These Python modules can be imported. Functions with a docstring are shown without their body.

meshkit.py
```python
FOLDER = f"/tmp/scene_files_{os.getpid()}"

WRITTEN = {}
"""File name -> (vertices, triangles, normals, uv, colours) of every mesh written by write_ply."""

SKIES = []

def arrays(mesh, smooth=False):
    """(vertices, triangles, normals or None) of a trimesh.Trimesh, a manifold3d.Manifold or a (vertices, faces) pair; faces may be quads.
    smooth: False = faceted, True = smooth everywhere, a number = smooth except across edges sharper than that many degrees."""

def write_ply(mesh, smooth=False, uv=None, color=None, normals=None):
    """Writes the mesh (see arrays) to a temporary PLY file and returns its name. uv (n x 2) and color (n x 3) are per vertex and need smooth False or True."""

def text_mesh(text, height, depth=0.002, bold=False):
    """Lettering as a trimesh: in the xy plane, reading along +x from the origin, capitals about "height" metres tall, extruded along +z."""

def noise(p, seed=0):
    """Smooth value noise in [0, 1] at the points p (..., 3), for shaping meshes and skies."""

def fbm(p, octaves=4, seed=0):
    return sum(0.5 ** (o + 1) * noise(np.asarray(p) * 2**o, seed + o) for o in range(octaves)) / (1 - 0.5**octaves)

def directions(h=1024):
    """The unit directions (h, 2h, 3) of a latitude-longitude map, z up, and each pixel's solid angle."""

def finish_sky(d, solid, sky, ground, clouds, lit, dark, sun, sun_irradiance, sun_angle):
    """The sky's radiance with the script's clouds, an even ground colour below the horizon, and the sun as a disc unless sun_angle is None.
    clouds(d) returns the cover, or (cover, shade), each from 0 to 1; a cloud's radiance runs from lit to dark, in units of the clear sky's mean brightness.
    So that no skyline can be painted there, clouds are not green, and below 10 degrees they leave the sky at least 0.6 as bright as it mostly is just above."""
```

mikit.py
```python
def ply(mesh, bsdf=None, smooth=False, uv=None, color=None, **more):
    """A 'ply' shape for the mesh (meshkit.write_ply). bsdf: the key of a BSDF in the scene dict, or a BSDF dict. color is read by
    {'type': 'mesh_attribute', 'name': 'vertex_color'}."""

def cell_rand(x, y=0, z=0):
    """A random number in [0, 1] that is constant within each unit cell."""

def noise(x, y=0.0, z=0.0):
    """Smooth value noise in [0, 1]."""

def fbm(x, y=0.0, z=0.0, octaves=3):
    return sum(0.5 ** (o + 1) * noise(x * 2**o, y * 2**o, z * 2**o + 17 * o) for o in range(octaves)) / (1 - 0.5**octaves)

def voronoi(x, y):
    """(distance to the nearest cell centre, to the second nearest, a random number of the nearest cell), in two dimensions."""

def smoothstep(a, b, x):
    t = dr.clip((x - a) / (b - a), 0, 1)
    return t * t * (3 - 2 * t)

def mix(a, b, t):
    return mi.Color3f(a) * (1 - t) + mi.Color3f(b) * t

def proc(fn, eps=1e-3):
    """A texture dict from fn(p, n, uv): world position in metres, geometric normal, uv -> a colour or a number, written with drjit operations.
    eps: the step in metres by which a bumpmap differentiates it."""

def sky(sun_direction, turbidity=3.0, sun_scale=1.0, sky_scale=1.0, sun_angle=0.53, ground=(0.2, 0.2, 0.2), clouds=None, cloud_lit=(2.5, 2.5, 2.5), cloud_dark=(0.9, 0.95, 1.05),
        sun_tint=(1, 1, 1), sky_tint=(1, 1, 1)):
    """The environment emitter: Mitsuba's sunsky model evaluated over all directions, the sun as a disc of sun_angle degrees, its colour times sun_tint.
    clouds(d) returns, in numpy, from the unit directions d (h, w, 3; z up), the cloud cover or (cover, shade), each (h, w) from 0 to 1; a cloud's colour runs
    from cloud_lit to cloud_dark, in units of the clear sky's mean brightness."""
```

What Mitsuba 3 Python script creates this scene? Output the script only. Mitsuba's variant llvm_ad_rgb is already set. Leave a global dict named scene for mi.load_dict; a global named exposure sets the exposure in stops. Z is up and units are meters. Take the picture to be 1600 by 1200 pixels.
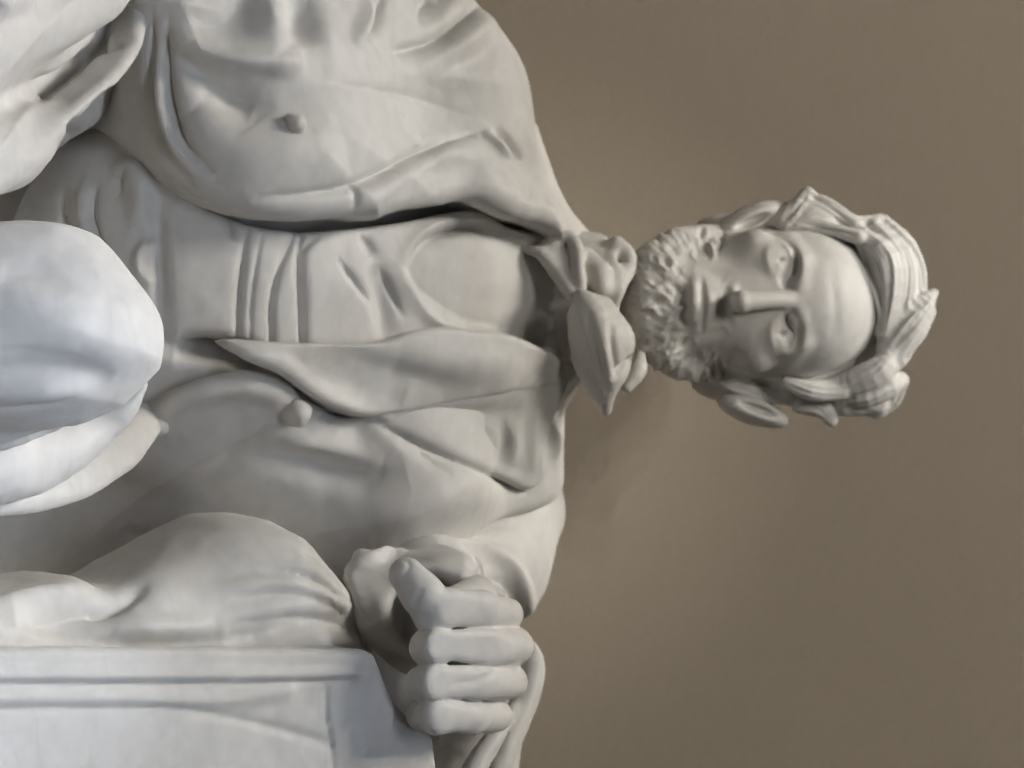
import math, numpy as np, mitsuba as mi, mikit, meshkit
from mikit import proc, noise, fbm, smoothstep, mix
from scipy.spatial import cKDTree

# ----------------------------------------------------------------- camera, lamps, exposure
TH, DIST, PX = math.radians(30), 11.8, 0.002            # look-up angle, camera distance, metres per photo pixel at the statue
AIM = np.array([0, 0, 7.6])
DIR = np.array([0, math.cos(TH), math.sin(TH)])
UPV = np.array([0, -math.sin(TH), math.cos(TH)])
RGT = np.array([1.0, 0, 0])
EYE = AIM - DIST * DIR
exposure = 0.48
T4 = mi.ScalarTransform4f
scene, labels = {}, {}
scene['camera'] = {'type': 'thinlens', 'fov': math.degrees(2 * math.atan(800 * PX / DIST)), 'aperture_radius': 0.022, 'focus_distance': DIST - 1.9,
                   'near_clip': 0.1, 'far_clip': 100.0,
                   'to_world': T4().look_at(origin=EYE.tolist(), target=AIM.tolist(), up=[-1, 0, 0])}     # the photograph lies on its side


def lamp(name, centre, aim, w, h, rgb):
    scene[name] = {'type': 'rectangle', 'to_world': T4().look_at(origin=centre, target=aim, up=[0, 0, 1]).scale([w / 2, h / 2, 1]),
                   'emitter': {'type': 'area', 'radiance': {'type': 'rgb', 'value': rgb}}, 'bsdf': {'type': 'diffuse', 'reflectance': {'type': 'rgb', 'value': 0.6}}}


lamp('ceiling_lamp', [-7.4, -11.6, 22.4], [0, 0.3, 8.0], 5.2, 5.2, [31.0, 29.4, 27.0])       # skylight panel of the hall
lamp('entrance_sky', [0.0, -40.0, 15.5], [0, 0, 15.5], 26.0, 2.2, [76.0, 84.0, 98.0])          # daylight seen under the lintel of the entrance
for i, (dx, dz) in enumerate([(-1.3, -.6), (0, -.8), (1.3, -.6), (-.7, .6), (.7, .6)]):      # bank of hall floodlights aimed at the head
    scene['floodlight' + ('_%03d' % i if i else '')] = {
        'type': 'spot', 'to_world': T4().look_at(origin=[-3.3 + dx, -10.8, 13.0 + dz], target=[-0.22, -0.1, 8.62], up=[0, 0, 1]), 'cutoff_angle': 5.4, 'beam_width': 1.8,
        'intensity': {'type': 'rgb', 'value': [31.0, 30.0, 28.0]}}
labels['ceiling_lamp'] = {'label': 'warm ceiling light panel high above the statue', 'category': 'lamp'}
labels['entrance_sky'] = {'label': 'daylit sky beyond the hall entrance far opposite the statue', 'kind': 'structure'}


def block(a, b):
    return (np.array([[x, y, z] for x in (a[0], b[0]) for y in (a[1], b[1]) for z in (a[2], b[2])], float),
            np.array([[0, 1, 3, 2], [4, 6, 7, 5], [0, 4, 5, 1], [2, 3, 7, 6], [0, 2, 6, 4], [1, 5, 7, 3]]))




# ----------------------------------------------------------------- sculpting tools
def A(X, Y, y):
    """The point at depth y on the line of sight of photo pixel (X, Y)."""
    d = DIR + RGT * ((Y - 600) * PX / DIST) + UPV * ((X - 800) * PX / DIST)
    return EYE + d * ((y - EYE[1]) / d[1])


def smin(a, b, k):
    h = np.maximum(k - np.abs(a - b), 0) / k
    return np.minimum(a, b) - h * h * (k * 0.25)


def smax(a, b, k):
    return -smin(-a, -b, k)


def ell(p, c, r, R=None):
    q = p - np.asarray(c, np.float32)
    if R is not None:
        q = q @ np.asarray(R, np.float32)
    r = np.asarray(r, np.float32)
    k0 = np.linalg.norm(q / r, axis=1)
    k1 = np.linalg.norm(q / (r * r), axis=1)
    return k0 * (k0 - 1) / np.maximum(k1, 1e-6)


def cap(p, a, b, ra, rb=None):
    a, b = np.asarray(a, np.float32), np.asarray(b, np.float32)
    rb = ra if rb is None else rb
    ab = b - a
    h = np.clip(((p - a) @ ab) / max(float(ab @ ab), 1e-9), 0, 1)
    return np.linalg.norm(p - a - h[:, None] * ab, axis=1) - (ra + (rb - ra) * h)


def chain(p, pts, rs, k=None):
    d = None
    for i in range(len(pts) - 1):
        e = cap(p, pts[i], pts[i + 1], rs[i], rs[i + 1])
        d = e if d is None else (smin(d, e, k) if k else np.minimum(d, e))
    return d


def vine(p, pts, k=None, n=3):
    q = spline(pts, n)
    return chain(p, [A(*c[:3]) for c in q], q[:, 3], k)


def box(p, c, half, r=0.0, R=None):
    q = p - np.asarray(c, np.float32)
    if R is not None:
        q = q @ np.asarray(R, np.float32)
    q = np.abs(q) - (np.asarray(half, np.float32) - r)
    return np.linalg.norm(np.maximum(q, 0), axis=1) + np.minimum(q.max(1), 0) - r


def poly_sd(x, z, poly):
    """Signed distance to a polygon in the plane, negative inside."""
    d, s = np.full(len(x), 1e9, np.float32), np.zeros(len(x), bool)
    q = np.asarray(poly, np.float32)
    for a, b in zip(q, np.roll(q, -1, 0)):
        ex, ez = b - a
        wx, wz = x - a[0], z - a[1]
        t = np.clip((wx * ex + wz * ez) / max(ex * ex + ez * ez, 1e-12), 0, 1)
        d = np.minimum(d, (wx - t * ex) ** 2 + (wz - t * ez) ** 2)
        if abs(ez) > 1e-9:
            s ^= ((a[1] > z) != (b[1] > z)) & (x < ex * (z - a[1]) / ez + a[0])
    d = np.sqrt(d)
    return np.where(s, -d, d)


def spline(pts, n=8):
    """Catmull-Rom through the points, any dimension."""
    p = np.asarray(pts, float)
    if len(p) < 3:
        t = np.linspace(0, 1, n + 1)[:, None]
        return p[0] * (1 - t) + p[-1] * t
    e = np.vstack([2 * p[0] - p[1], p, 2 * p[-1] - p[-2]])
    out = []
    for i in range(len(p) - 1):
        a, b, c, d = e[i:i + 4]
        t = np.linspace(0, 1, n, endpoint=False)[:, None]
        out.append(0.5 * (2 * b + (c - a) * t + (2 * a - 5 * b + 4 * c - d) * t ** 2 + (3 * b - a - 3 * c + d) * t ** 3))
    return np.vstack(out + [p[-1:]])


def surface(f, lo, hi, h, margin=1.6):
    """Surface-nets mesh of the zero level of f in the box, evaluated only near the surface. Returns vertices and quads."""
    B = 8
    lo, hi = np.asarray(lo, float), np.asarray(hi, float)
    nb = np.maximum(1, np.ceil((hi - lo) / (h * B)).astype(int))
    cs = [lo[i] + (np.arange(nb[i]) + 0.5) * h * B for i in range(3)]
    g = np.stack(np.meshgrid(*cs, indexing='ij'), -1).reshape(-1, 3).astype(np.float32)
    d = f(g)
    keep = (np.abs(d) < h * B * 0.87 * margin).reshape(nb)
    sign = (d < 0).reshape(nb)
    n = nb * B
    V = np.repeat(np.repeat(np.repeat(np.where(sign, -1.0, 1.0).astype(np.float32), B, 0), B, 1), B, 2)
    V5 = V.reshape(nb[0], B, nb[1], B, nb[2], B)
    idx = np.argwhere(keep)
    off = np.stack(np.meshgrid(*[np.arange(B)] * 3, indexing='ij'), -1).reshape(-1, 3)
    for s in range(0, len(idx), 1200):
        part = idx[s:s + 1200]
        P = ((part[:, None] * B + off[None]).reshape(-1, 3) * h + lo).astype(np.float32)
        val = f(P).reshape(len(part), B, B, B)
        V5[part[:, 0], :, part[:, 1], :, part[:, 2], :] = val
    for ax in range(3):                                     # close the box
        sl = [slice(None)] * 3
        for e in (0, -1):
            sl[ax] = e
            V[tuple(sl)] = np.maximum(V[tuple(sl)], 0.3 * h)
    S = V < 0
    c = np.zeros(n - 1, np.int8)
    for i, j, k in np.ndindex(2, 2, 2):
        c += S[i:n[0] - 1 + i, j:n[1] - 1 + j, k:n[2] - 1 + k]
    act = (c > 0) & (c < 8)
    ids = np.full(n - 1, -1, np.int64)
    cells = np.argwhere(act)
    ids[act] = np.arange(len(cells))
    acc, cnt = np.zeros((len(cells), 3)), np.zeros(len(cells))
    corner = {o: V[cells[:, 0] + o[0], cells[:, 1] + o[1], cells[:, 2] + o[2]] for o in np.ndindex(2, 2, 2)}
    for o in np.ndindex(2, 2, 2):
        for ax in range(3):
            if o[ax] == 0:
                o2 = tuple(o[i] + (i == ax) for i in range(3))
                a, b = corner[o], corner[o2]
                m = (a < 0) != (b < 0)
                t = np.where(m, a / np.where(m, a - b, 1), 0)
                q = np.tile(np.array(o, float), (len(cells), 1))
                q[:, ax] += t
                acc[m] += q[m]
                cnt[m] += 1
    verts = (cells + acc / np.maximum(cnt, 1)[:, None]) * h + lo
    quads = []
    for ax in range(3):
        b1, b2 = [(1, 2), (2, 0), (0, 1)][ax]
        sa, sb = [slice(1, -1)] * 3, [slice(1, -1)] * 3
        sa[ax], sb[ax] = slice(0, -1), slice(1, None)
        X = S[tuple(sa)] != S[tuple(sb)]
        e = np.argwhere(X)
        up = S[tuple(sa)][X]
        base = e + np.array([0 if i == ax else 1 for i in range(3)])
        o1, o2 = np.eye(3, dtype=int)[b1], np.eye(3, dtype=int)[b2]
        g4 = [ids[tuple((base - u).T)] for u in (o1 + o2, o2, 0 * o1, o1)]
        q = np.stack(g4, 1)
        q[~up] = q[~up][:, ::-1]
        quads.append(q)
    quads = np.vstack(quads)
    quads = quads[(quads >= 0).all(1)]
    return verts, quads


def tri(q):
    return np.vstack([q[:, [0, 1, 2]], q[:, [0, 2, 3]]])


def normals(v, f):
    n = np.zeros_like(v)
    fn = np.cross(v[f[:, 1]] - v[f[:, 0]], v[f[:, 2]] - v[f[:, 0]])
    for k in range(3):
        for j in range(3):
            n[:, j] += np.bincount(f[:, k], fn[:, j], len(v))
    return n / np.maximum(np.linalg.norm(n, axis=1, keepdims=True), 1e-12)


def relax(v, f, it=1, lam=0.5):
    e = np.vstack([f[:, [0, 1]], f[:, [1, 2]], f[:, [2, 0]]])
    e = np.vstack([e, e[:, ::-1]])
    deg = np.bincount(e[:, 0], minlength=len(v))[:, None]
    for _ in range(it):
        s = np.stack([np.bincount(e[:, 0], v[e[:, 1], j], len(v)) for j in range(3)], 1) / np.maximum(deg, 1)
        v = v + lam * (s - v)
    return v


def trace(f, pts, off=0.0, start=None, d=None):
    """Where lines of sight through photo pixels meet f = off; points that miss come to rest where they pass nearest."""
    p2 = np.asarray(pts, float)[:, :2]
    dirs = DIR + RGT * ((p2[:, 1:2] - 600) * PX / DIST) + UPV * ((p2[:, 0:1] - 800) * PX / DIST)
    dirs /= np.linalg.norm(dirs, axis=1, keepdims=True)
    p = EYE + dirs * (DIST - 3.2)
    best, bp = np.full(len(p), 1e9), p.copy()
    for _ in range(90):
        v = f(p.astype(np.float32)) - off
        m = np.abs(v) < best
        best[m], bp[m] = np.abs(v)[m], p[m]
        p = p + dirs * np.clip(v * 0.75, -0.1, 0.3)[:, None]
        if np.all(best < 4e-4):
            break
    return bp


class Clay:
    """One carved piece: a field, its mesh, and brushes that push the surface along its normal."""
    def __init__(self, f, lo, hi, h, margin=1.6, local=None):
        self.f, self.h, self.local = f, h, local
        self.v, q = surface(f, lo, hi, h, margin)
        self.t = tri(q)
        self.v = relax(self.v, self.t, 1, 0.4)
        for _ in range(2):                                   # back onto the field's surface
            f0 = f(self.v.astype(np.float32))
            g = np.stack([f((self.v + e).astype(np.float32)) - f0 for e in np.eye(3) * 0.25 * h], 1) / (0.25 * h)
            g2 = np.maximum((g * g).sum(1), 0.2)
            self.v = self.v - np.clip(f0 / g2, -h, h)[:, None] * g * 0.8
        self.n = normals(self.v, self.t)
        self.d = np.zeros(len(self.v))
        self.tree = None

    def pts3(self, pts, k=9):
        p = spline([q[:2] for q in pts], k)
        if self.tree is None:
            fr = np.where(self.n @ DIR < 0.12)[0]
            e = self.v[fr] - EYE
            dep = e @ DIR
            self.dep = dep
            self.tree = cKDTree(np.stack([800 + (e @ UPV) / dep * DIST / PX, 600 + (e @ RGT) / dep * DIST / PX], 1))
        d, i = self.tree.query(p, k=8)
        z = self.dep[i]
        front = z.min(1, keepdims=True)
        w = (z < front + 0.05) / (d + 1.0)
        z = (z * w).sum(1) / w.sum(1)
        rays = DIR + RGT * ((p[:, 1:2] - 600) * PX / DIST) + UPV * ((p[:, 0:1] - 800) * PX / DIST)
        return EYE + rays * z[:, None]

    def brush(self, pts, w, amp, kind='g', taper=True, on3d=False, k=9, side=1):
        """g: soft ridge or furrow; c: sharp crease; s: step, raised on the right-hand side of the stroke (in the photo) and fading away from it."""
        c = np.asarray(pts) if on3d else self.pts3(pts, k)
        seg = np.linalg.norm(np.diff(c, axis=0), axis=1)
        s = np.r_[0, np.cumsum(seg)]
        m = max(3, int(s[-1] / (0.3 * w)) + 1)
        ts = np.linspace(0, s[-1], m)
        c = np.stack([np.interp(ts, s, c[:, j]) for j in range(3)], 1)
        for _ in range(6):
            c[1:-1] = 0.5 * c[1:-1] + 0.25 * (c[:-2] + c[2:])
        tan = np.gradient(c, axis=0)
        tan /= np.linalg.norm(tan, axis=1, keepdims=True) + 1e-12
        R = 2.6 * w
        lo, hi = c.min(0) - R, c.max(0) + R
        near = np.where(((self.v > lo) & (self.v < hi)).all(1))[0]
        if not len(near):
            return self
        dist, i = cKDTree(c).query(self.v[near], distance_upper_bound=R)
        ok = dist < R
        near, dist, i = near[ok], dist[ok], i[ok]
        rel = self.v[near] - c[i]
        along = (rel * tan[i]).sum(1)
        dist = np.sqrt(np.maximum(dist ** 2 - along ** 2 * ((i > 0) & (i < m - 1)), 0))
        u = (i + np.clip(along / max(s[-1] / (m - 1), 1e-9), -.5, .5)) / (m - 1)
        prof = np.sin(np.pi * np.clip(u, 0.02, 0.98)) ** 0.6 if taper else 1.0
        if kind == 'g':
            self.d[near] += amp * prof * np.exp(-(dist / w) ** 2 * 1.6)
        elif kind == 'c':
            self.d[near] += amp * prof * np.exp(-dist / (0.45 * w))
        else:
            across = np.cross(tan[i], DIR) * side
            sd = (rel * across).sum(1)
            e = max(0.004, 0.9 * self.h)
            self.d[near] += amp * prof * np.clip((sd + e) / (2 * e), 0, 1) * np.exp(-(dist / w) ** 2 * 1.6)
        return self

    def push(self, amount):
        self.d += amount
        return self

    def folds(self, along, across, amp, f, seed, warp=1.4):
        """Long uneven furrows of cloth that run in one direction."""
        p = self.v
        u = p @ np.asarray(across, float) * f + warp * (meshkit.fbm(p * 1.1, 2, seed) - .5) * 2
        w = p @ np.asarray(along, float) * f * .22
        n = meshkit.noise(np.stack([u, w, 0 * u], 1), seed + 9)
        m = np.clip(meshkit.noise(p * 1.6 + 7, seed + 3) * 2.4 - .6, 0, 1)
        self.d += amp * m * (1 - 2.2 * np.abs(2 * n - 1) ** .8)
        return self

    def bake(self, smooth=0, rough=1.0):
        self.d += rough * (0.010 * (meshkit.fbm(self.v * 4.5, 2, 3) - .5) + 0.006 * (meshkit.fbm(self.v * 13, 2, 5) - .5))
        if smooth:
            e = np.vstack([self.t[:, [0, 1]], self.t[:, [1, 2]], self.t[:, [2, 0]]])
            e = np.vstack([e, e[:, ::-1]])
            deg = np.bincount(e[:, 0], minlength=len(self.v))
            for _ in range(smooth):
                self.d = 0.5 * self.d + 0.5 * np.bincount(e[:, 0], self.d[e[:, 1]], len(self.v)) / deg
        self.v = self.v + self.n * self.d[:, None]
        self.v = relax(self.v, self.t, 1, 0.25)
        self.n = normals(self.v, self.t)
        self.d, self.tree = np.zeros(len(self.v)), None
        return self


def put(key, clay, bsdf='marble', mask=None):
    v, t, n = clay.v, clay.t, clay.n
    if mask is not None:
        t = t[mask]
        used = np.unique(t)
        new = np.full(len(v), -1)
        new[used] = np.arange(len(used))
        v, n, t = v[used], n[used], new[t]
    scene[key] = {'type': 'ply', 'filename': meshkit.write_ply((v, t), normals=n), 'face_normals': False, 'bsdf': {'type': 'ref', 'id': bsdf}}


def prism(f, off, pts, n=4):
    """A photo outline laid on the surface f = off, as a polygon in the frontal plane."""
    c = trace(f, spline(list(pts) + [pts[0]], n)[:-1], off)
    return c[:, [0, 2]]


rng = np.random.default_rng(7)


def rel(n3, lo, hi):
    return None


# ----------------------------------------------------------------- materials
def marble_colour(p, n, uv):
    big = fbm(p.x * 1.3 + 5, p.y * 1.3, p.z * 1.1, 3)
    vein = fbm(p.x * 2.6 + 3, p.y * 2.6 + 9, p.z * 5.2, 4)
    v = 1 - smoothstep(0.0, 0.045, mi.Float(abs(vein - 0.5)))
    fine = fbm(p.x * 28, p.y * 28, p.z * 28, 2)
    c = mix([0.45, 0.43, 0.398], [0.575, 0.564, 0.542], smoothstep(0.3, 0.7, big))
    c = mix(c, [0.36, 0.36, 0.35], v * 0.12)
    return c * (0.94 + 0.12 * fine)


def wall_colour(p, n, uv):
    big = fbm(p.x * 0.6 + 2, 0.0, p.z * 0.6, 3)
    fine = noise(p.x * 130, 3.0, p.z * 130)
    c = mix([0.235, 0.2, 0.157], [0.262, 0.225, 0.178], big)
    return c * (0.95 + 0.10 * fine)


scene['marble'] = {'type': 'principled', 'base_color': proc(marble_colour), 'roughness': 0.55, 'specular': 0.35}
scene['limestone'] = {'type': 'twosided', 'bsdf': {'type': 'diffuse', 'reflectance': proc(wall_colour)}}

# ----------------------------------------------------------------- the setting: the wall behind
WALL_Y = 1.0
v = np.array([[-9, WALL_Y, 0], [9, WALL_Y, 0], [9, WALL_Y, 20], [-9, WALL_Y, 20], [-9, WALL_Y + .4, 0], [9, WALL_Y + .4, 0], [9, WALL_Y + .4, 20], [-9, WALL_Y + .4, 20.]])
q = np.array([[0, 1, 2, 3], [5, 4, 7, 6], [4, 0, 3, 7], [1, 5, 6, 2], [3, 2, 6, 7], [4, 5, 1, 0]])
scene['wall'] = mikit.ply((v, q), 'limestone')
labels['wall'] = {'label': 'plain brown limestone wall behind the marble statue', 'category': 'wall', 'kind': 'structure'}

scene['dark_stone'] = {'type': 'diffuse', 'reflectance': {'type': 'rgb', 'value': [0.11, 0.10, 0.09]}}
scene['floor'] = mikit.ply(block((-9, -26, -.3), (9, WALL_Y, 0)), 'dark_stone')
labels['floor'] = {'label': 'dark stone floor of the hall below the statue', 'category': 'floor', 'kind': 'structure'}
scene['entrance_lintel'] = mikit.ply(block((-20, -26, 12), (20, -24.5, 24)), 'limestone')
labels['entrance_lintel'] = {'label': 'stone lintel over the hall entrance opposite the statue', 'category': 'lintel', 'kind': 'structure'}

# ----------------------------------------------------------------- the statue: torso under the clothes
S = 'seated_statue'
labels[S] = {'label': 'white marble statue of a seated bearded man in an open coat and bow tie', 'category': 'statue'}


def torso(p):
    d = smin(ell(p, A(600, 455, .47), (.66, .48, .62)), ell(p, A(320, 440, .43), (.60, .50, .64)), .25)
    d = smin(d, cap(p, A(720, 170, .5), A(760, 720, .5), .2), .3)
    d = smin(d, ell(p, A(835, 475, .36), (.27, .30, .26)), .15)
    return d


def lohi(pts, pad=0.0):
    p = np.array([A(*q) for q in pts])
    return p.min(0) - pad, p.max(0) + pad


# waistcoat and shirt
def waist(p):
    d = torso(p)
    return smax(d, -(1.6 - 0) + 0 * d, .1)


W = Clay(torso, *lohi([(60, 180, -.3), (920, 720, .75), (60, 180, .75), (920, 720, -.3)]), 0.0068)
SH = [(636, 418), (670, 374), (730, 350), (790, 355), (840, 380), (893, 410), (895, 560), (850, 545), (790, 517), (735, 505), (690, 482), (655, 450)]
shp = W.pts3(SH + [SH[0]], 5)[:-1][:, [0, 2]]
sd = poly_sd(W.v[:, 0], W.v[:, 2], shp)
W.push(-0.022 * np.clip(0.5 - sd / 0.02, 0, 1))
for pts, w, a, kd in [
    ([(634, 417), (650, 392), (672, 372), (731, 352), (776, 362), (830, 372)], .022, -.045, 'c'), ([(640, 425), (677, 480), (731, 507), (780, 516), (803, 525)], .022, -.03, 'c'),
    ([(626, 410), (664, 362), (730, 340), (800, 345)], .03, .016, 'g'), ([(630, 432), (672, 492), (728, 520), (790, 530)], .03, .014, 'g'),
    ([(390, 340), (384, 385), (376, 457), (373, 530), (372, 575)], .02, -.034, 'c'), ([(412, 345), (400, 421), (393, 480), (392, 560)], .012, -.014, 'c'),
    ([(470, 345), (452, 390), (434, 435), (425, 480), (425, 530), (426, 580)], .018, -.03, 'c'), ([(478, 340), (472, 403), (473, 470), (474, 530), (475, 585)], .022, -.046, 'c'),
    ([(528, 403), (555, 440), (582, 475)], .02, -.024, 'c'), ([(582, 412), (600, 466), (600, 532)], .05, -.03, 'g'), ([(596, 417), (618, 465), (632, 498)], .02, -.018, 'c'),
    ([(677, 511), (717, 529), (762, 538)], .02, -.022, 'c'), ([(357, 336), (362, 360), (372, 376)], .02, -.03, 'c'),
    ([(500, 370), (485, 380), (474, 400)], .02, -.02, 'c'), ([(560, 372), (575, 380), (585, 400)], .025, -.02, 'g'),
    ([(245, 300), (250, 400), (255, 530)], .03, -.025, 'g'), ([(248, 384), (226, 384), (214, 404), (222, 432), (244, 440)], .02, .018, 'g'),
    ([(330, 314), (400, 335), (480, 342), (560, 336), (640, 325), (700, 312), (750, 312), (800, 338), (850, 352)], .030, -.26, 'g'),
    ([(270, 545), (320, 552), (380, 565), (450, 600)], .05, -.16, 'g'),
    ([(180, 280), (200, 260), (220, 300), (215, 360)], .05, .04, 'g'), ([(150, 290), (145, 340), (170, 410)], .025, -.03, 'c'),
    ([(130, 290), (130, 340), (150, 400)], .03, .022, 'g'), ([(100, 300), (100, 340), (125, 400)], .025, -.024, 'c'),
]:
    W.brush(pts, w, a, kd)
W.bake()
tc = W.v[W.t].mean(1)
insh = (poly_sd(tc[:, 0], tc[:, 2], shp) < 0) & (tc[:, 1] < .42)
put(S + '__waistcoat', W, mask=~insh)
put(S + '__shirt_front', W, mask=insh)

# ----------------------------------------------------------------- coat, right half (left in the upright picture)
EDGE_R = [(895, 380), (852, 352), (800, 338), (745, 312), (700, 314), (640, 326), (560, 336), (480, 339), (400, 334), (340, 316), (300, 293), (262, 255), (235, 205), (215, 150), (205, 90), (215, 30), (225, -60)]
PR = EDGE_R + [(225, -420), (600, -420), (690, -100), (755, 0), (806, 60), (832, 110), (846, 180), (856, 240), (864, 290), (885, 340)]


def coat_r_form(p):
    d = smin(torso(p) - .11, ell(p, A(420, 230, .2), (.40, .38, .36)), .22)
    d = smin(d, vine(p, [(805, 122, .36, .16), (700, 100, .30, .19), (570, 80, .26, .2), (440, 66, .06, .18), (320, 40, .02, .16), (215, -20, .1, .14)]), .2)
    d = smin(d, vine(p, [(230, -60, .12, .14), (262, 60, .12, .15), (290, 170, .04, .14), (360, 240, 0, .12)]), .15)
    d = smin(d, cap(p, A(640, 90, .52), A(400, -170, .2), .27, .3), .2)
    return smin(d, cap(p, A(840, 255, .42), A(846, 280, .42), .03), .02)


pr = prism(coat_r_form, 0, PR)


def coat_r(p):
    return smax(coat_r_form(p), poly_sd(p[:, 0], p[:, 2], pr), .07)


C = Clay(coat_r, *lohi([(150, -260, -.6), (930, 400, .8), (150, -260, .8), (930, 400, -.6)]), 0.0075)
for pts, w, a, kd in [
    ([(850, 340), (800, 322), (745, 298), (690, 298), (600, 310), (480, 316), (400, 312), (340, 292), (300, 262)], .06, .02, 'g'),
    ([(750, 206), (700, 222), (640, 245), (560, 285), (470, 303), (400, 305)], .028, -.05, 'c'), ([(745, 225), (690, 245), (630, 272), (560, 305)], .05, .025, 'g'),
    ([(613, 83), (680, 65), (747, 8)], .03, -.06, 'c'), ([(500, 127), (590, 140), (660, 155), (730, 180)], .03, -.022, 'c'),
    ([(640, 100), (710, 75), (770, 30)], .05, .035, 'g'), ([(655, 30), (668, 14), (685, -10)], .03, -.04, 'c'),
    ([(340, 275), (290, 225), (265, 155), (258, 90), (262, 20)], .05, -.06, 'c'), ([(300, 275), (255, 220), (236, 160), (230, 90), (236, 10)], .04, -.04, 'c'),
    ([(318, 275), (272, 222), (250, 155), (243, 90)], .03, .03, 'g'),
    ([(290, 175), (320, 215), (380, 250), (470, 262), (540, 245)], .16, .05, 'g'),
    ([(262, 52), (310, 78), (370, 92), (480, 98)], .05, .05, 'g'), ([(272, 80), (310, 110), (360, 150), (400, 170)], .06, -.05, 'g'),
    ([(545, 285), (548, 305), (545, 322)], .02, -.02, 'c'), ([(600, 110), (700, 122), (790, 120)], .06, .02, 'g'),
    ([(475, -20), (468, 30), (480, 75)], .08, -.08, 'g'), ([(430, -30), (420, 30), (445, 80)], .08, .05, 'g'),
    ([(567, 73), (588, 35), (602, -10)], .035, -.05, 'c'), ([(552, 75), (572, 40), (580, 0)], .04, .04, 'g'),
    ([(660, 20), (680, 0), (700, -30)], .05, -.04, 'g'), 
   
    ([(752, 210), (775, 225), (800, 250)], .03, .03, 'g'), ([(770, 200), (795, 225), (815, 250)], .03, -.025, 'g'),
    ([(660, 240), (720, 240), (760, 270), (820, 320)], .09, .03, 'g'), ([(330, 120), (370, 160), (400, 200)], .08, -.03, 'g'),
    ([(400, 0), (350, 30), (300, 50)], .1, -.04, 'g'),
]:
    C.brush(pts, w, a, kd)
C.folds((.25, 0, 1), (1, 0, -.25), .022, 5.5, 21)
C.bake()
put(S + '__coat_front', C)
COATR = C

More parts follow.
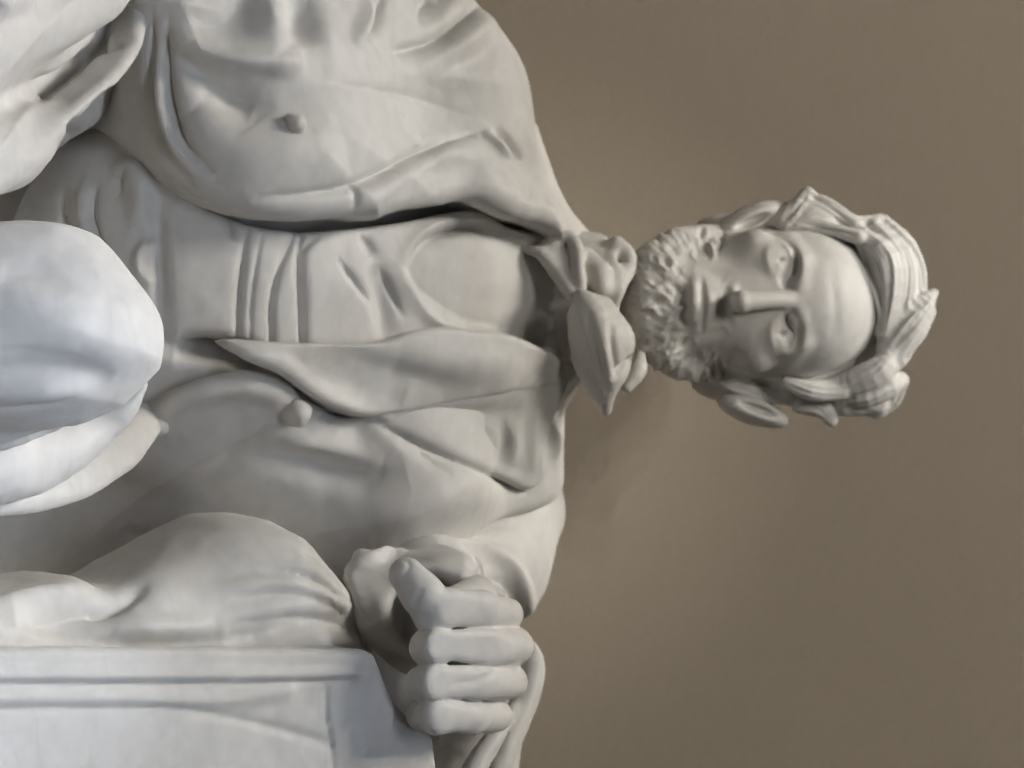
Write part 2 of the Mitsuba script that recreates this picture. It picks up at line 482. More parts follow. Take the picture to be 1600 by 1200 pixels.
# ----------------------------------------------------------------- coat, left half
PL = [(232, 652), (262, 622), (300, 602), (350, 588), (400, 585), (450, 600), (500, 625), (560, 648), (650, 600), (740, 560), (900, 560), (893, 620), (888, 700), (884, 770), (840, 806), (765, 832), (700, 900), (640, 980), (560, 1010), (300, 1010), (200, 1000), (-120, 1000), (-120, 790), (0, 775), (105, 758), (180, 708)]


def coat_l_form(p):
    d = smin(torso(p) - .07, cap(p, A(600, 735, .22), A(230, 770, .72), .27, .30), .2)
    d = smin(d, cap(p, A(420, 640, .2), A(300, 650, .32), .16, .16), .2)
    d = smin(d, cap(p, A(230, 770, .72), A(-60, 880, .95), .30, .34), .2)
    d = smin(d, ell(p, A(580, 830, .3), (.24, .26, .28)), .2)
    return smin(d, cap(p, A(735, 800, .48), A(650, 880, .45), .27, .3), .2)


pl = prism(coat_l_form, 0, PL)


def coat_l(p):
    return smax(coat_l_form(p), poly_sd(p[:, 0], p[:, 2], pl), .05)


C = Clay(coat_l, *lohi([(-100, 540, -.7), (930, 1060, .9), (-100, 540, .9), (930, 1060, -.7)]), 0.008)
for pts, w, a, kd in [
    ([(245, 650), (300, 618), (350, 604), (400, 602), (450, 616), (520, 650)], .05, .03, 'g'),
    ([(360, 560), (430, 588), (490, 630), (560, 668)], .05, -.08, 'g'), ([(585, 660), (700, 716), (826, 772)], .024, -.04, 'c'),
 ([(380, 700), (470, 720), (560, 740), (640, 735)], .08, -.04, 'g'),
    ([(430, 690), (520, 705), (600, 730)], .05, .03, 'g'), ([(620, 690), (660, 710), (700, 745)], .04, -.02, 'c'),
    ([(300, 780), (350, 740), (380, 690)], .08, -.02, 'g'), ([(190, 825), (215, 842), (245, 846)], .04, -.02, 'g'),
    ([(500, 790), (600, 790), (700, 770), (800, 780)], .1, .03, 'g'),
    ([(860, 640), (868, 690), (868, 720)], .03, .03, 'g'),
]:
    C.brush(pts, w, a, kd)
C.folds((-.5, 0, 1), (1, 0, .5), .018, 5.0, 31)
C.bake()
put(S + '__coat_front_001', C)
COATL = C

L1 = [(348, 530), (430, 534), (520, 535), (600, 534), (650, 520), (700, 512), (745, 517), (800, 524), (860, 550), (905, 580), (885, 605), (800, 612), (720, 628), (640, 645), (578, 652), (530, 635), (490, 612), (440, 572), (390, 556)]


def lap_form(p):
    return smin(torso(p) - .115, ell(p, A(500, 590, .115), (.25, .12, .2)), .2)


l1 = prism(lap_form, 0, L1)
C = Clay(lambda p: smax(smax(lap_form(p), -(torso(p) - .02), .02), poly_sd(p[:, 0], p[:, 2], l1), .02), *lohi([(300, 480, -.5), (940, 700, .5), (300, 480, .5), (940, 700, -.5)]), 0.008)
for pts, w, a, kd in [
    ([(350, 540), (400, 556), (440, 570), (490, 610), (530, 630), (570, 646)], .035, .03, 'g'),
    ([(480, 560), (560, 600), (640, 620)], .1, -.03, 'g'), ([(620, 560), (720, 565), (820, 580)], .09, .03, 'g'),
    ([(540, 555), (600, 575), (700, 600)], .05, -.015, 'g'),
]:
    C.brush(pts, w, a, kd)
C.bake()
put(S + '__lapel', C)
L2 = [(572, 640), (640, 625), (720, 605), (800, 590), (890, 580), (872, 640), (850, 700), (852, 742), (826, 766), (780, 745), (700, 710), (640, 682)]
l2 = prism(lambda p: torso(p) - .105, 0, L2, 3)
C = Clay(lambda p: smax(smax(torso(p) - .112, -(torso(p) - .02), .02), poly_sd(p[:, 0], p[:, 2], l2), .012), *lohi([(540, 580, -.4), (940, 800, .7), (540, 580, .7), (940, 800, -.4)]), 0.008)
for pts, w, a, kd in [
    ([(800, 660), (806, 695), (800, 730)], .03, .010, 'g'), ([(783, 655), (788, 690), (782, 725)], .03, -.010, 'g'),
    ([(600, 660), (700, 705), (820, 755)], .03, .015, 'g'), ([(620, 660), (720, 655), (820, 640)], .05, -.02, 'g'),
    ([(840, 650), (836, 700), (834, 740)], .03, .008, 'g'),
]:
    C.brush(pts, w, a, kd)
C.bake()
put(S + '__lapel_001', C)


# ----------------------------------------------------------------- sleeve and fist (the statue's left arm)
def sleeve(p):
    d = smin(smin(cap(p, A(768, 790, .5), A(742, 878, .4), .235, .22), cap(p, A(742, 878, .4), A(655, 925, .12), .2, .19), .1), cap(p, A(655, 925, .1), A(694, 950, -.45), .19, .17), .12)
    d = smin(d, vine(p, [(566, 872, -.25, .02), (562, 910, -.36, .035), (580, 965, -.42, .04), (640, 1015, -.36, .03)]), .2)
    d = smax(d, (p - A(694, 950, -.56).astype(np.float32)) @ np.array([0.0, -1, -.1], np.float32), .05)
    return smax(d, -cap(p, A(680, 985, -.85), A(672, 960, -.48), .13, .11), .05)


C = Clay(sleeve, *lohi([(480, 700, -.9), (940, 1150, .9), (480, 700, .9), (940, 1150, -.9)]), 0.008)
for pts, w, a, kd in [
    ([(600, 868), (680, 850), (760, 862), (812, 905), (828, 965)], .035, .04, 'g'), ([(640, 880), (720, 880), (785, 915), (812, 960)], .03, -.035, 'g'),
    ([(690, 890), (740, 905), (785, 945)], .03, .035, 'g'), ([(700, 915), (745, 930), (775, 960)], .025, -.03, 'g'),
    ([(548, 884), (590, 872), (640, 866)], .03, .03, 'g'), ([(560, 862), (640, 840), (730, 822), (800, 815)], .04, -.03, 'g'),
    ([(560, 925), (575, 960), (600, 1000)], .04, -.03, 'g'), ([(690, 850), (760, 840), (820, 860)], .04, -.025, 'g'),
    ([(548, 890), (556, 930), (585, 985)], .03, .03, 'g'),
]:
    C.brush(pts, w, a, kd)
C.folds((1, 0, -.5), (.5, 0, 1), .012, 7.0, 41)
C.bake()
put(S + '__sleeve', C)

# fist
def Fp(X, Y, y): return A(X, Y, y)


YH = -.78
FING = [  # knuckle, middle joint, inner joint, tip: pixel X, Y, depth
    ([(792, 960, YH + .18), (755, 952, YH - .04), (712, 950, YH - .11), (672, 962, YH - .05), (690, 970, YH + .12)], [.048, .050, .056, .044, .034]),
    ([(804, 1010, YH + .17), (760, 1011, YH - .07), (700, 1010, YH - .14), (668, 1012, YH - .03), (700, 1010, YH + .12)], [.056, .054, .061, .047, .035]),
    ([(798, 1066, YH + .17), (750, 1066, YH - .05), (690, 1067, YH - .11), (660, 1068, YH - .01), (695, 1062, YH + .12)], [.052, .048, .054, .046, .035]),
    ([(776, 1119, YH + .18), (735, 1120, YH - .01), (684, 1118, YH - .06), (660, 1118, YH + .04), (690, 1110, YH + .14)], [.048, .047, .052, .043, .03]),
]


def fist(p):
    d = smin(ell(p, A(728, 1035, YH + .16), (.16, .14, .13)), cap(p, A(690, 965, -.35), A(735, 1020, YH + .2), .14, .13), .08)
    d = smin(d, cap(p, A(722, 965, YH - .01), A(715, 1115, YH + .03), .055, .05), .03)
    for pts, rs in FING:
        d = smin(d, chain(p, [A(*q) for q in pts], rs, .02), .014)
    th = chain(p, [A(745, 930, YH + .22), A(690, 955, YH + .02), A(658, 928, YH - .05), A(636, 899, YH - .02)], [.06, .052, .055, .05], .03)
    d = smax(d, (p - A(735, 1010, YH - .088).astype(np.float32)) @ np.array([0.05, -.985, .16], np.float32), .035)
    return smin(d, th, .02)


C = Clay(fist, *lohi([(560, 840, -1.1), (880, 1200, -.2), (560, 840, -.2), (880, 1200, -1.1)]), 0.005)
for pts, w, a, kd in [
    ([(775, 1050), (745, 1062), (705, 1070)], .014, -.005, 'g'),
    ([(660, 918), (650, 938), (644, 950)], .012, -.006, 'g'), ([(618, 884), (632, 876), (640, 884), (630, 900)], .01, -.005, 'g'),
]:
    C.brush(pts, w, a, kd)
C.bake()
put(S + '__hand', C)

# ----------------------------------------------------------------- leg (knee nearest the viewer) and the coat over the other thigh


def leg(p):
    K = A(50, 508, -1.25)
    d = cap(p, K, K + np.array([.25, 1.5, -.12]), .235, .32)
    d = smin(d, ell(p, A(132, 528, -1.3), (.165, .24, .20)), .12)
    d = smin(d, cap(p, K, A(-330, 500, -1.1), .24, .22), .12)
    d = smin(d, vine(p, [(-120, 660, -1.1, .10), (0, 655, -1.1, .085), (70, 645, -1.08, .06), (140, 622, -1.05, .03)]), .05)
    return smin(d, vine(p, [(-120, 735, -.85, .11), (0, 728, -.85, .10), (80, 708, -.8, .085), (150, 672, -.78, .055), (200, 634, -.82, .03), (225, 600, -.85, .008)]), .07)


C = Clay(leg, *lohi([(-420, 330, -1.7), (420, 760, .3), (-420, 330, .3), (420, 760, -1.7)], .1), 0.010)
for pts, w, a, kd in [
    ([(-20, 583), (60, 578), (120, 583), (180, 594)], .05, -.028, 'g'), ([(-20, 545), (60, 552), (140, 566)], .02, -.008, 'c'), ([(-20, 620), (70, 612), (140, 604)], .04, .014, 'g'), ([(-20, 640), (60, 632), (120, 618)], .02, -.012, 'c'),
    ([(0, 700), (50, 688), (110, 665)], .025, -.03, 'c'), ([(0, 420), (60, 430), (110, 440)], .05, -.012, 'g'),
    ([(0, 470), (80, 480), (160, 500)], .1, .015, 'g'),
]:
    C.brush(pts, w, a, kd)
C.folds((.12, 0, 1), (1, 0, -.12), .010, 7.0, 71)
C.bake()
put(S + '__trouser_leg', C)

def hemf(p):
    q = [(285, 618, .34, .010), (240, 666, .10, .020), (190, 722, -.26, .026), (110, 768, -.55, .030), (0, 788, -.72, .032), (-120, 798, -.8, .034)]
    d = vine(p, q, None, 5)
    for t, r in ((14, .030), (34, .045), (56, .06)):
        d = smin(d, vine(p, [(X - .25 * t, Y - t * (.35 + .65 * min(1, i / 3)), y + .0022 * t, min(r, 1.6 * r0 - .004) * (.4 + .6 * min(1, i / 2))) for i, (X, Y, y, r0) in enumerate(q)], None, 4), .05)
    return d


C = Clay(hemf, *lohi([(-140, 500, -1.0), (340, 850, .5), (-140, 500, .5), (340, 850, -1.0)]), 0.007)
C.bake()
put(S + '__coat_hem', C)


def thigh(p):
    d = cap(p, A(10, 60, .55), A(-240, -60, -.75), .36, .36)
    d = smin(d, vine(p, [(232, -60, .1, .05), (220, 20, .02, .035), (208, 82, -.1, .024), (160, 142, -.26, .03), (100, 192, -.34, .040), (40, 243, -.38, .056), (-60, 282, -.42, .075)]), .05)
    for t, r in ((12, .8), (24, 1.0)):
        d = smin(d, vine(p, [(X - .7 * t, Y - .7 * t, y + .006 * t, r0 * r) for X, Y, y, r0 in [(232, -60, .1, .05), (220, 20, .02, .035), (208, 82, -.1, .03), (160, 142, -.26, .035), (100, 192, -.34, .042), (40, 243, -.38, .056), (-60, 282, -.42, .075)]]), .06)
    d = smin(d, vine(p, [(215, -70, .1, .05), (150, -5, -.16, .07), (70, 44, -.3, .078), (-60, 105, -.45, .085)]), .06)
    d = smin(d, vine(p, [(150, 95, .3, .06), (60, 150, .25, .10), (-60, 200, .2, .14)]), .2)
    return smin(d, cap(p, A(-20, 215, -.2), A(-160, 240, -.45), .16, .2), .1)


C = Clay(thigh, *lohi([(-300, -330, -1.5), (280, 340, .5), (-300, -330, .5), (280, 340, -1.5)], .1), 0.010)
for pts, w, a, kd in [
    ([(200, 60), (120, 100), (40, 150), (-20, 180)], .04, -.05, 'g'), ([(180, 150), (130, 195), (85, 235)], .04, -.04, 'g'),
    ([(60, 20), (20, 50), (-20, 80)], .05, -.03, 'g'), ([(15, 0), (10, 20), (0, 45)], .08, -.15, 'g'),
]:
    C.brush(pts, w, a, kd)
C.folds((.7, 0, -.7), (.7, 0, .7), .016, 6.0, 61)
C.bake()
put(S + '__coat_skirt', C)

# ----------------------------------------------------------------- head, in its own frame: (up, right, forward) in photo pixels
HT = math.radians(22)
FWD = np.array([0, -math.cos(HT), -math.sin(HT)])
HUP = np.array([0, -math.sin(HT), math.cos(HT)])
HO = A(1190, 470, -.20)
HM = np.stack([HUP, RGT, FWD], 1) * PX           # columns
SC8, CC8 = math.sin(TH - HT), math.cos(TH - HT)


def hw(q):
    return HO + np.asarray(q, float) @ HM.T


def H(X, Y, c):
    return np.array([(X - 1190 - c * SC8) / CC8, Y - 470, c], float)


def head(q):
    """q: world points."""
    p = ((q - HO.astype(np.float32)) @ (HM / PX ** 2).astype(np.float32))
    d = ell(p, (70, 0, -175), (180, 132, 178))
    d = smin(d, ell(p, (-30, 0, -112), (172, 112, 116)), 40)
    d = smin(d, ell(p, (-120, 0, -95), (92, 90, 96)), 30)
    d = smin(d, ell(p, (95, 2, -78), (92, 108, 88)), 30)
    d = smin(d, cap(p, (-175, 2, -42), (-170, 2, -40), 40), 30)
    d = smin(d, ell(p, (-95, 3, -42), (48, 60, 50)), 20)
    for s in (-1, 1):
        d = smin(d, ell(p, (-2, s * 76, -44), (32, 38, 34)), 28)
        d = smin(d, chain(p, [(52, s * 92, -52), (60, s * 62, -14), (57, s * 24, -8)], [16, 20, 15]), 18)
    d = smax(d, -ell(p, (44, -53, 10), (17, 39, 30)), 9)
    d = smax(d, -ell(p, (46, 51, 10), (17, 39, 30)), 9)
    d = smin(d, cap(p, (60, -26, -8), (60, 26, -8), 14), 16)
    for s in (-1, 1):
        d = smax(d, -ell(p, (-82, s * 106, -2), (44, 19, 28)), 36)
        d = smin(d, ell(p, (24 + 2 * s, s * 57 - 3, -22), (31, 33, 23)), 12)
    d = smin(d, chain(p, [(70, -2, -12), (42, -2, 6), (12, -1, 16), (-36, 2, 26)], [17, 13, 14, 16]), 7)
    d = smin(d, ell(p, (-39, 2, 24), (12, 17, 19)), 8)
    for s in (-1, 1):
        d = smin(d, ell(p, (-47, 2 + s * 12, -3), (7, 14, 13)), 11)
    d = smin(d, chain(p, [(-95, -46, -16), (-90, -20, 0), (-87, 3, 8), (-90, 26, 0), (-95, 50, -16)], [3, 5, 7, 5, 3]), 7)
    d = smin(d, chain(p, [(-104, -44, -16), (-111, -20, 4), (-112, 4, 13), (-111, 28, 4), (-104, 48, -16)], [4, 9, 10, 9, 4]), 6)
    d = smin(d, cap(p, (-290, 5, -215), (-120, 0, -165), 88, 82), 30)
    return d * PX


def loc(q):
    return (q - HO.astype(np.float32)) @ (HM / PX ** 2).astype(np.float32)


# beard
def beard(q):
    p = loc(q)
    d = smin(ell(p, (-152, 2, -47), (53, 88, 54)), ell(p, (-186, 2, -46), (26, 68, 52)), 20)
    for s, w in ((-1, 1.0), (1, 1.06)):
        d = smin(d, chain(p, [(-160, s * 60 * w, -55), (-120, s * 88 * w, -80), (-70, s * 102 * w, -105), (-10, s * 114 * w, -122)], [38, 32, 24, 16]), 22)
    return d * PX


def hb(corners):
    w = np.array([hw(c) for c in corners])
    return w.min(0), w.max(0)


C = Clay(lambda q: smin(head(q), beard(q), 13 * PX), *hb([(a, b, c) for a in (-300, 265) for b in (-160, 165) for c in (-365, 85)]), 0.0046)



def hstroke(cl, pts, w, a, kd='g', **k):
    cl.brush(pts, w * PX, a * PX, kd, **k)


for pts, w, a, kd in [
    ([(1096, 430), (1098, 455), (1100, 477), (1098, 500), (1096, 522)], 6, -4.5, 'g'),
    ([(1068, 440), (1064, 477), (1068, 512)], 14, -7, 'g'),
    ([(1136, 438), (1110, 425), (1085, 418)], 16, -5, 'g'), ([(1136, 512), (1110, 525), (1085, 532)], 16, -6, 'g'),
    ([(1212, 372), (1228, 384), (1237, 405), (1235, 425), (1222, 445)], 8, 6, 'g'), ([(1220, 375), (1240, 390), (1246, 410), (1242, 432)], 9, -6, 'g'),
    ([(1204, 380), (1198, 402), (1206, 430)], 8, 2.5, 'g'),
    ([(1220, 555), (1236, 545), (1243, 522), (1240, 500), (1228, 484)], 8, 6, 'g'), ([(1228, 558), (1246, 545), (1252, 522), (1248, 498)], 9, -3, 'g'),
    ([(1210, 548), (1204, 522), (1210, 498)], 8, 2.5, 'g'),
    ([(1221, 402), (1222, 409)], 9, -8, 'g'), ([(1223, 518), (1224, 525)], 9, -9, 'g'),
    ([(1300, 420), (1305, 470), (1305, 530)], 12, -2.0, 'g'),
]:
    hstroke(C, pts, w, a, kd, taper=True)
for i in range(460):
    X, Y = rng.uniform(985, 1135), rng.uniform(360, 610)
    if 1066 < X and 400 < Y < 556:
        continue
    a = math.atan2(Y - 477, 1120 - X) + rng.uniform(-.5, .5)
    L = rng.uniform(14, 30)
    cv = rng.uniform(-7, 7)
    u = np.array([-math.cos(a), math.sin(a)])
    n_ = np.array([-u[1], u[0]])
    c0 = np.array([X, Y])
    hstroke(C, [c0 - u * L / 2, c0 + n_ * cv, c0 + u * L / 2], rng.uniform(4.2, 6.5), rng.choice([-1, 1]) * rng.uniform(1.4, 3.0), 'g', k=4)
C.bake(rough=.35)
tc = C.v[C.t].mean(1).astype(np.float32)
inb = beard(tc) < head(tc) + .001
put(S + '__head', C, mask=~inb)
put(S + '__beard', C, mask=inb)

LIM = lambda a, b, c: hb([(x, y, z) for x in a for y in b for z in c])


# ears
def ear(p, sgn, a, b, c, tilt):
    R = np.array([[math.cos(tilt * sgn), -math.sin(tilt * sgn), 0], [math.sin(tilt * sgn), math.cos(tilt * sgn), 0], [0, 0, 1]])
    d = ell(p, (a, b, c), (62, 22, 40), R)
    d = smax(d, -ell(p, (a + 4, b - sgn * 3, c + 36), (34, 7, 16), R), 8)
    return smin(d, cap(p, (a + 5, b - sgn * 6, c - 10), (a + 5, b - sgn * 50, c - 30), 26, 30), 10)


ear_l = lambda q: PX * ear(loc(q), -1, 0, -134, -118, .38)
ear_r = lambda q: PX * ear(loc(q), 1, 10, 176, -125, .32)
for key, f, b0 in (('__head__ear', ear_l, (-195, -60)), ('__head__ear_001', ear_r, (100, 230))):
    C = Clay(f, *LIM((-100, 110), b0, (-180, -60)), 0.0055)
    C.bake()
    put(S + key, C)


# hair
LOCKS = [
    ([(1394, 518, -62), (1400, 455, -42), (1394, 402, -40), (1362, 362, -62)], [14, 22, 24, 13]),
    ([(1404, 525, -74), (1419, 458, -60), (1414, 398, -62), (1380, 348, -80)], [18, 25, 26, 13]),
    ([(1416, 540, -95), (1438, 470, -90), (1434, 405, -95), (1408, 362, -100), (1384, 334, -108)], [20, 27, 29, 22, 9]),
    ([(1425, 500, -120), (1440, 440, -125), (1428, 385, -130), (1395, 345, -135)], [30, 30, 30, 22]),
    ([(1387, 516, -64), (1380, 470, -54), (1371, 425, -52), (1358, 376, -64)], [8, 13, 14, 8]),
    ([(1412, 470, -52), (1404, 430, -42), (1384, 385, -46)], [8, 14, 8]),
    ([(1402, 545, -72), (1434, 503, -60), (1459, 474, -62), (1476, 456, -70)], [20, 24, 18, 9]),
    ([(1402, 566, -80), (1424, 543, -72), (1450, 516, -70), (1471, 486, -74)], [18, 20, 17, 10]),
    ([(1396, 575, -80), (1420, 562, -70), (1440, 540, -80)], [16, 16, 9]),
    ([(1335, 626, -95), (1368, 622, -82), (1402, 606, -84), (1424, 598, -95)], [13, 20, 22, 13]),
    ([(1318, 606, -92), (1350, 600, -76), (1386, 582, -66), (1402, 560, -70)], [14, 24, 26, 16]),
    ([(1236, 600, -78), (1275, 614, -70), (1325, 616, -72)], [10, 15, 13]),
    ([(1424, 596, -95), (1414, 630, -105), (1388, 652, -115)], [14, 13, 8]),
    ([(1335, 636, -110), (1390, 636, -112)], [20, 20]),
    ([(1262, 636, -108), (1296, 642, -108), (1312, 662, -114)], [15, 17, 11]),
    ([(1236, 346, -85), (1255, 325, -92), (1272, 294, -95)], [14, 19, 10]),
    ([(1268, 300, -98), (1305, 320, -92), (1345, 350, -80)], [10, 18, 18]),
    ([(1345, 345, -85), (1372, 340, -90), (1388, 330, -95)], [14, 13, 6]),
    ([(1250, 350, -80), (1300, 352, -62), (1350, 366, -50)], [9, 10, 12]),
    ([(1134, 356, -105), (1165, 336, -112), (1222, 316, -118)], [9, 15, 12]),
    ([(1110, 585, -100), (1150, 606, -108), (1200, 620, -112), (1240, 622, -110)], [8, 10, 12, 14]),
]


FACE = np.array([H(X, Y, -50)[[1, 0]] for X, Y in spline([(960, 330), (1160, 345), (1240, 350), (1300, 350), (1340, 356), (1351, 375), (1357, 405), (1364, 440), (1374, 475), (1388, 508), (1393, 542), (1376, 575), (1330, 592), (1240, 600), (1120, 600), (960, 620)], 3)])


def hair(q):
    p = loc(q)
    d = ell(p, (92, 0, -190), (186, 151, 186))
    d = smin(d, ell(p, (125, 132, -150), (88, 34, 74)), 20)
    d = smin(d, ell(p, (100, -130, -128), (84, 36, 62)), 20)
    d = smin(d, ell(p, (20, 128, -225), (92, 40, 60)), 20)
    d = smin(d, ell(p, (10, -116, -210), (84, 34, 60)), 20)
    d = smax(d, -smax(poly_sd(p[:, 1], p[:, 0], FACE), -100 - p[:, 2], 10), 8)
    for pts, rs in LOCKS:
        q4 = spline([(*c, r) for c, r in zip(pts, rs)], 3)
        d = smin(d, chain(p, [H(*c[:3]) for c in q4], q4[:, 3]), 9)
    return d * PX


C = Clay(hair, *LIM((-90, 310), (-190, 215), (-400, 50)), 0.0048)
for pts, rs in LOCKS:
    P = spline([c[:2] for c in pts], 5)
    tan = np.gradient(P, axis=0)
    nor = np.stack([-tan[:, 1], tan[:, 0]], 1) / np.linalg.norm(tan, axis=1, keepdims=True)
    R = np.interp(np.linspace(0, 1, len(P)), np.linspace(0, 1, len(rs)), rs)[:, None]
    c3 = spline([hw(H(*c)) for c in pts], 5)
    side = np.gradient(c3, axis=0)
    side = np.cross(side / (np.linalg.norm(side, axis=1, keepdims=True) + 1e-9), DIR)
    for o in (-.85, -.5, -.15, .2, .55, .85):
        o2 = np.clip(o + rng.uniform(-.12, .12) + rng.uniform(-.25, .25) * np.linspace(-1, 1, len(P)), -.95, .95)[:, None]
        hstroke(C, c3 + R * PX * (side * o2 - DIR * np.sqrt(1 - o2 ** 2)), rng.uniform(4.5, 7), rng.uniform(-7, -3) * (.55 if pts[0][1] > 555 else 1), 'g', on3d=True)
C.bake()
put(S + '__hair', C)


# ----------------------------------------------------------------- collar and bow tie
def collar(p):
    d = cap(p, A(850, 470, .3), A(962, 474, .12), .25, .21)
    d = smax(d, (p - A(968, 474, -.05).astype(np.float32)) @ np.array([0, -.35, .94], np.float32), .02)
    d = smax(d, -cap(p, A(900, 470, .3), A(1000, 474, .08), .17, .175), .02)
    d = smin(d, vine(p, [(964, 380, .04, .024), (980, 398, .02, .028), (983, 418, 0, .026), (962, 450, -.04, .028)]), .04)
    d = smin(d, vine(p, [(868, 368, .02, .014), (892, 371, 0, .017), (903, 395, -.03, .018), (905, 420, -.05, .016), (908, 450, -.06, .016)]), .02)
    d = smin(d, vine(p, [(815, 388, .08, .010), (845, 397, .03, .018), (870, 425, .0, .02), (897, 464, -.05, .022)]), .02)
    d = smin(d, cap(p, A(862, 392, .05), A(895, 440, .0), .045), .03)
    return smin(d, chain(p, [A(915, 400, 0), A(935, 425, -.03), A(940, 450, -.05)], [.03, .04, .03]), .03)


C = Clay(collar, *lohi([(790, 330, -.3), (1010, 620, .6), (790, 330, .6), (1010, 620, -.3)]), 0.006)
C.bake()
put(S + '__collar', C)


def tie(p):
    d = vine(p, [(908, 462, -.08, .02), (922, 490, -.11, .05), (938, 530, -.13, .068), (946, 570, -.12, .058), (944, 605, -.09, .042), (946, 638, -.05, .024)])
    d = smin(d, cap(p, A(922, 500, -.07), A(952, 572, -.07), .07, .065), .05)
    d = smin(d, vine(p, [(945, 480, -.1, .025), (966, 520, -.13, .045), (972, 545, -.13, .04), (955, 580, -.1, .03)]), .04)
    d = smin(d, chain(p, [A(905, 530, -.08), A(910, 570, -.09), A(928, 610, -.06)], [.03, .03, .02]), .04)
    return smin(d, vine(p, [(1000, 556, -.02, .02), (997, 578, -.05, .03), (980, 604, -.05, .022)]), .02)


C = Clay(tie, *lohi([(860, 430, -.3), (1040, 680, .2), (860, 430, .2), (1040, 680, -.3)]), 0.0055)
for pts, w, a, kd in [([(915, 480), (930, 540), (950, 620)], .02, -.012, 'g'), ([(955, 500), (960, 560), (965, 590)], .02, -.015, 'g'), ([(960, 590), (975, 575), (990, 560)], .02, -.03, 'g')]:
    C.brush(pts, w, a, kd)
C.bake()
put(S + '__bow_tie', C)


# buttons and watch fob
for k, (X0, Y0, X1, Y1, y, r) in enumerate([(448, 184, 466, 204, -.2, .022), (447, 650, 470, 641, -.2, .036), (232, 676, 246, 652, -.3, .03)]):
    c = (COATL if k else COATR).pts3([(X0, Y0), (X0 - 1, Y0)], 1)[[0, 0]]
    c[1] = A(X1, Y1, c[0, 1])
    f = lambda p, c=c, r=r: chain(p, [c[0] + [0, -.015, 0], c.mean(0) + [0, -.025, 0], c[1] + [0, -.015, 0]], [.6 * r, 1.1 * r, .7 * r], .02)
    B_ = Clay(f, c.min(0) - .08, c.max(0) + .08, .006)
    B_.bake()
    put(S + '__button' + ('_%03d' % k if k else ''), B_)

# ----------------------------------------------------------------- armchair
CH = 'stone_armchair'
labels[CH] = {'label': 'white marble armchair with a broad moulded arm under the statue hand', 'category': 'armchair'}
YA = -.72
x0, z0 = A(300, 1018, YA)[0], 0


def arm(p):
    top = [(-250, 1050), (430, 1050), (575, 1050), (600, 1062), (640, 1092), (668, 1130), (676, 1180), (676, 1420), (-250, 1420)]
    return smax(poly_sd(p[:, 0], p[:, 2], ARMP), np.abs(p[:, 1] - (YA + .25)) - .25, .03)


flat = lambda pts: np.array([A(X, Y, YA)[[0, 2]] for X, Y in pts])
ARMP = flat([(-250, 1020), (430, 1020), (575, 1016), (587, 1022), (598, 1050), (617, 1095), (650, 1130), (680, 1152), (686, 1200), (686, 1420), (-250, 1420)])
C = Clay(arm, *lohi([(-250, 1000, YA - .05), (720, 1330, YA + .6), (720, 1000, YA - .05), (-250, 1330, YA + .6)]), 0.008)
for pts, w, a, kd in [
    ([(-60, 1022), (200, 1022), (420, 1022), (560, 1024)], .03, .018, 'g'), ([(-60, 1056), (200, 1056), (420, 1056), (570, 1052)], .035, .022, 'g'),
    ([(-60, 1068), (200, 1068), (420, 1066), (545, 1062)], .018, -.02, 'c'), ([(-60, 1090), (200, 1092), (330, 1094), (450, 1080)], .03, .014, 'g'),
    ([(-60, 1108), (150, 1106), (280, 1108), (400, 1130), (510, 1160)], .022, -.012, 'c'),
    ([(510, 1072), (511, 1120), (520, 1170), (522, 1240)], .010, -.016, 'c'),
]:
    C.brush(pts, w, a, kd, taper=False)
C.bake()
put(CH + '__arm', C)
scene[CH + '__arm_rail'] = mikit.ply(block((x0 - .12, .3, 4.5), (x0 + .85, .97, A(630, 1040, .3)[2])), 'marble')
scene[CH + '__seat'] = mikit.ply(block((-1.6, -.6, 4.5), (x0 + .15, 0.97, 5.6)), 'marble')
scene[CH + '__backrest'] = mikit.ply(block((-1.6, .8, 5.5), (1.6, .98, 7.4)), 'marble')

# ----------------------------------------------------------------- cloth over the inner side of the arm
CL = 'draped_cloth'
labels[CL] = {'label': 'pale marble cloth draped over the inner side of the chair arm', 'category': 'cloth'}
YC = -.45
CLP = np.array([A(X, Y, YC)[[0, 2]] for X, Y in spline([(-200, 960), (0, 940), (70, 925), (140, 905), (185, 922), (230, 912), (290, 868), (345, 825), (395, 800), (440, 804), (490, 838), (540, 892), (575, 955), (590, 1005), (585, 1060), (300, 1080), (-200, 1080)], 4)])


def cloth_form(p):
    return smin(cap(p, A(380, 1000, -.05), A(-200, 1040, -.2), .36, .34), ell(p, A(420, 930, -.1), (.3, .36, .36)), .2)


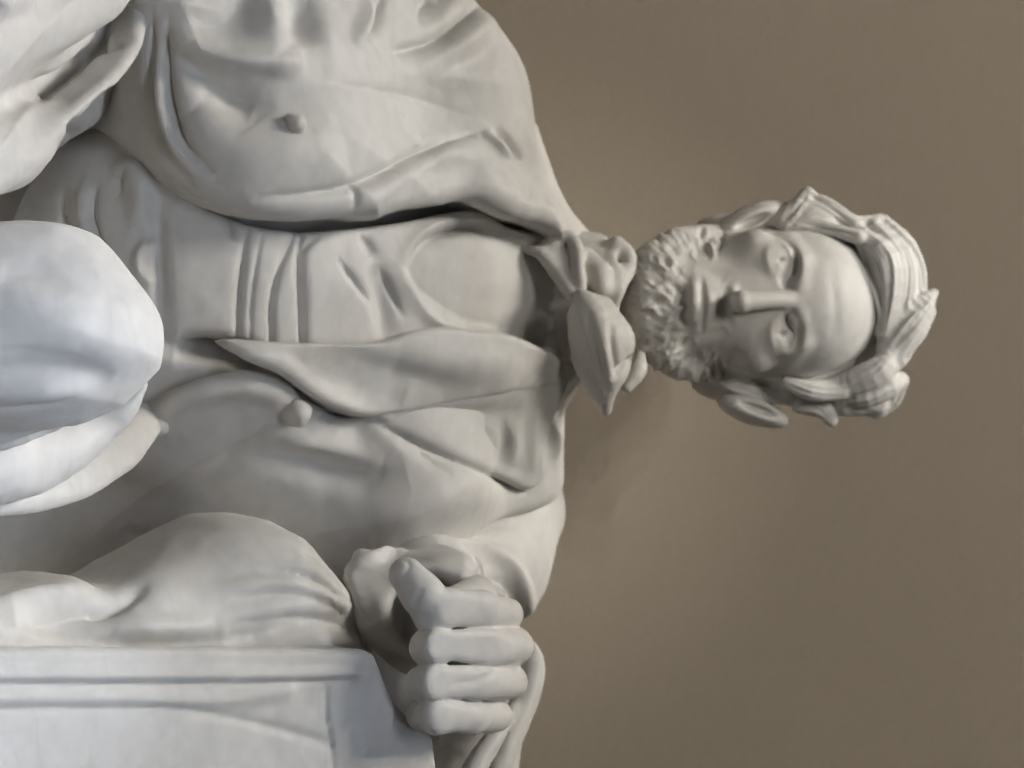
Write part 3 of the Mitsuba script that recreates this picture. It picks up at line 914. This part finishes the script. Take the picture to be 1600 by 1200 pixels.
C = Clay(lambda p: smax(cloth_form(p), poly_sd(p[:, 0], p[:, 2], CLP), .09), *lohi([(-200, 760, -.7), (640, 1110, .4), (-200, 760, .4), (640, 1110, -.7)]), 0.009)
for pts, w, a, kd in [
    ([(570, 985), (500, 970), (420, 990), (350, 1000)], .06, -.05, 'g'), ([(575, 975), (510, 935), (440, 925), (350, 940)], .04, -.02, 'g'),
    ([(565, 950), (490, 905), (420, 890), (350, 900)], .05, -.02, 'g'), ([(520, 880), (460, 860), (400, 860)], .05, -.015, 'g'),
    ([(570, 965), (500, 922), (430, 908), (340, 920)], .035, .015, 'g'),
    ([(205, 935), (140, 950), (70, 962), (20, 958)], .07, -.07, 'g'), ([(190, 985), (110, 985), (50, 970)], .04, -.03, 'g'),
    ([(225, 912), (195, 935), (150, 950)], .03, -.025, 'g'), ([(130, 915), (70, 928), (0, 945)], .04, .02, 'g'),
    ([(578, 992), (470, 966), (340, 976)], .02, -.012, 'c'), ([(580, 975), (480, 930), (360, 932)], .02, -.012, 'c'), ([(568, 945), (470, 893), (390, 885)], .02, -.012, 'c'), ([(535, 890), (460, 850), (400, 845)], .02, -.008, 'c'),
    ([(340, 985), (240, 985), (180, 975)], .05, .03, 'g'), ([(400, 1003), (200, 1008), (0, 1010)], .04, -.04, 'g'),
]:
    C.brush(pts, w, a, kd)
C.folds((-.15, 0, 1), (1, 0, .15), .016, 7.0, 51)
C.bake()
put(CL, C)


# cloth edge hanging outside the fist
def hem(p):
    d = vine(p, [(815, 990, -.2, .012), (832, 1030, -.28, .034), (826, 1075, -.32, .042), (800, 1140, -.37, .045), (778, 1200, -.41, .045), (760, 1280, -.45, .05)])
    d = smin(d, vine(p, [(806, 1100, -.36, .014), (775, 1150, -.46, .03), (740, 1205, -.5, .035), (712, 1280, -.5, .04)]), .01)
    d = smin(d, chain(p, [A(640, 1030, .2), A(640, 1120, .2), A(630, 1300, .2)], [.12, .14, .16]), .05)
    return smin(d, chain(p, [A(790, 1060, -.1), A(740, 1200, -.1), A(700, 1290, -.1)], [.08, .14, .16]), .05)


C = Clay(hem, *lohi([(540, 960, -.7), (880, 1320, .2), (540, 960, .2), (880, 1320, -.7)]), 0.008)
C.bake()
put('draped_cloth_001', C)
labels['draped_cloth_001'] = {'label': 'rolled cloth edge hanging behind the fist on the outer side of the arm', 'category': 'cloth'}
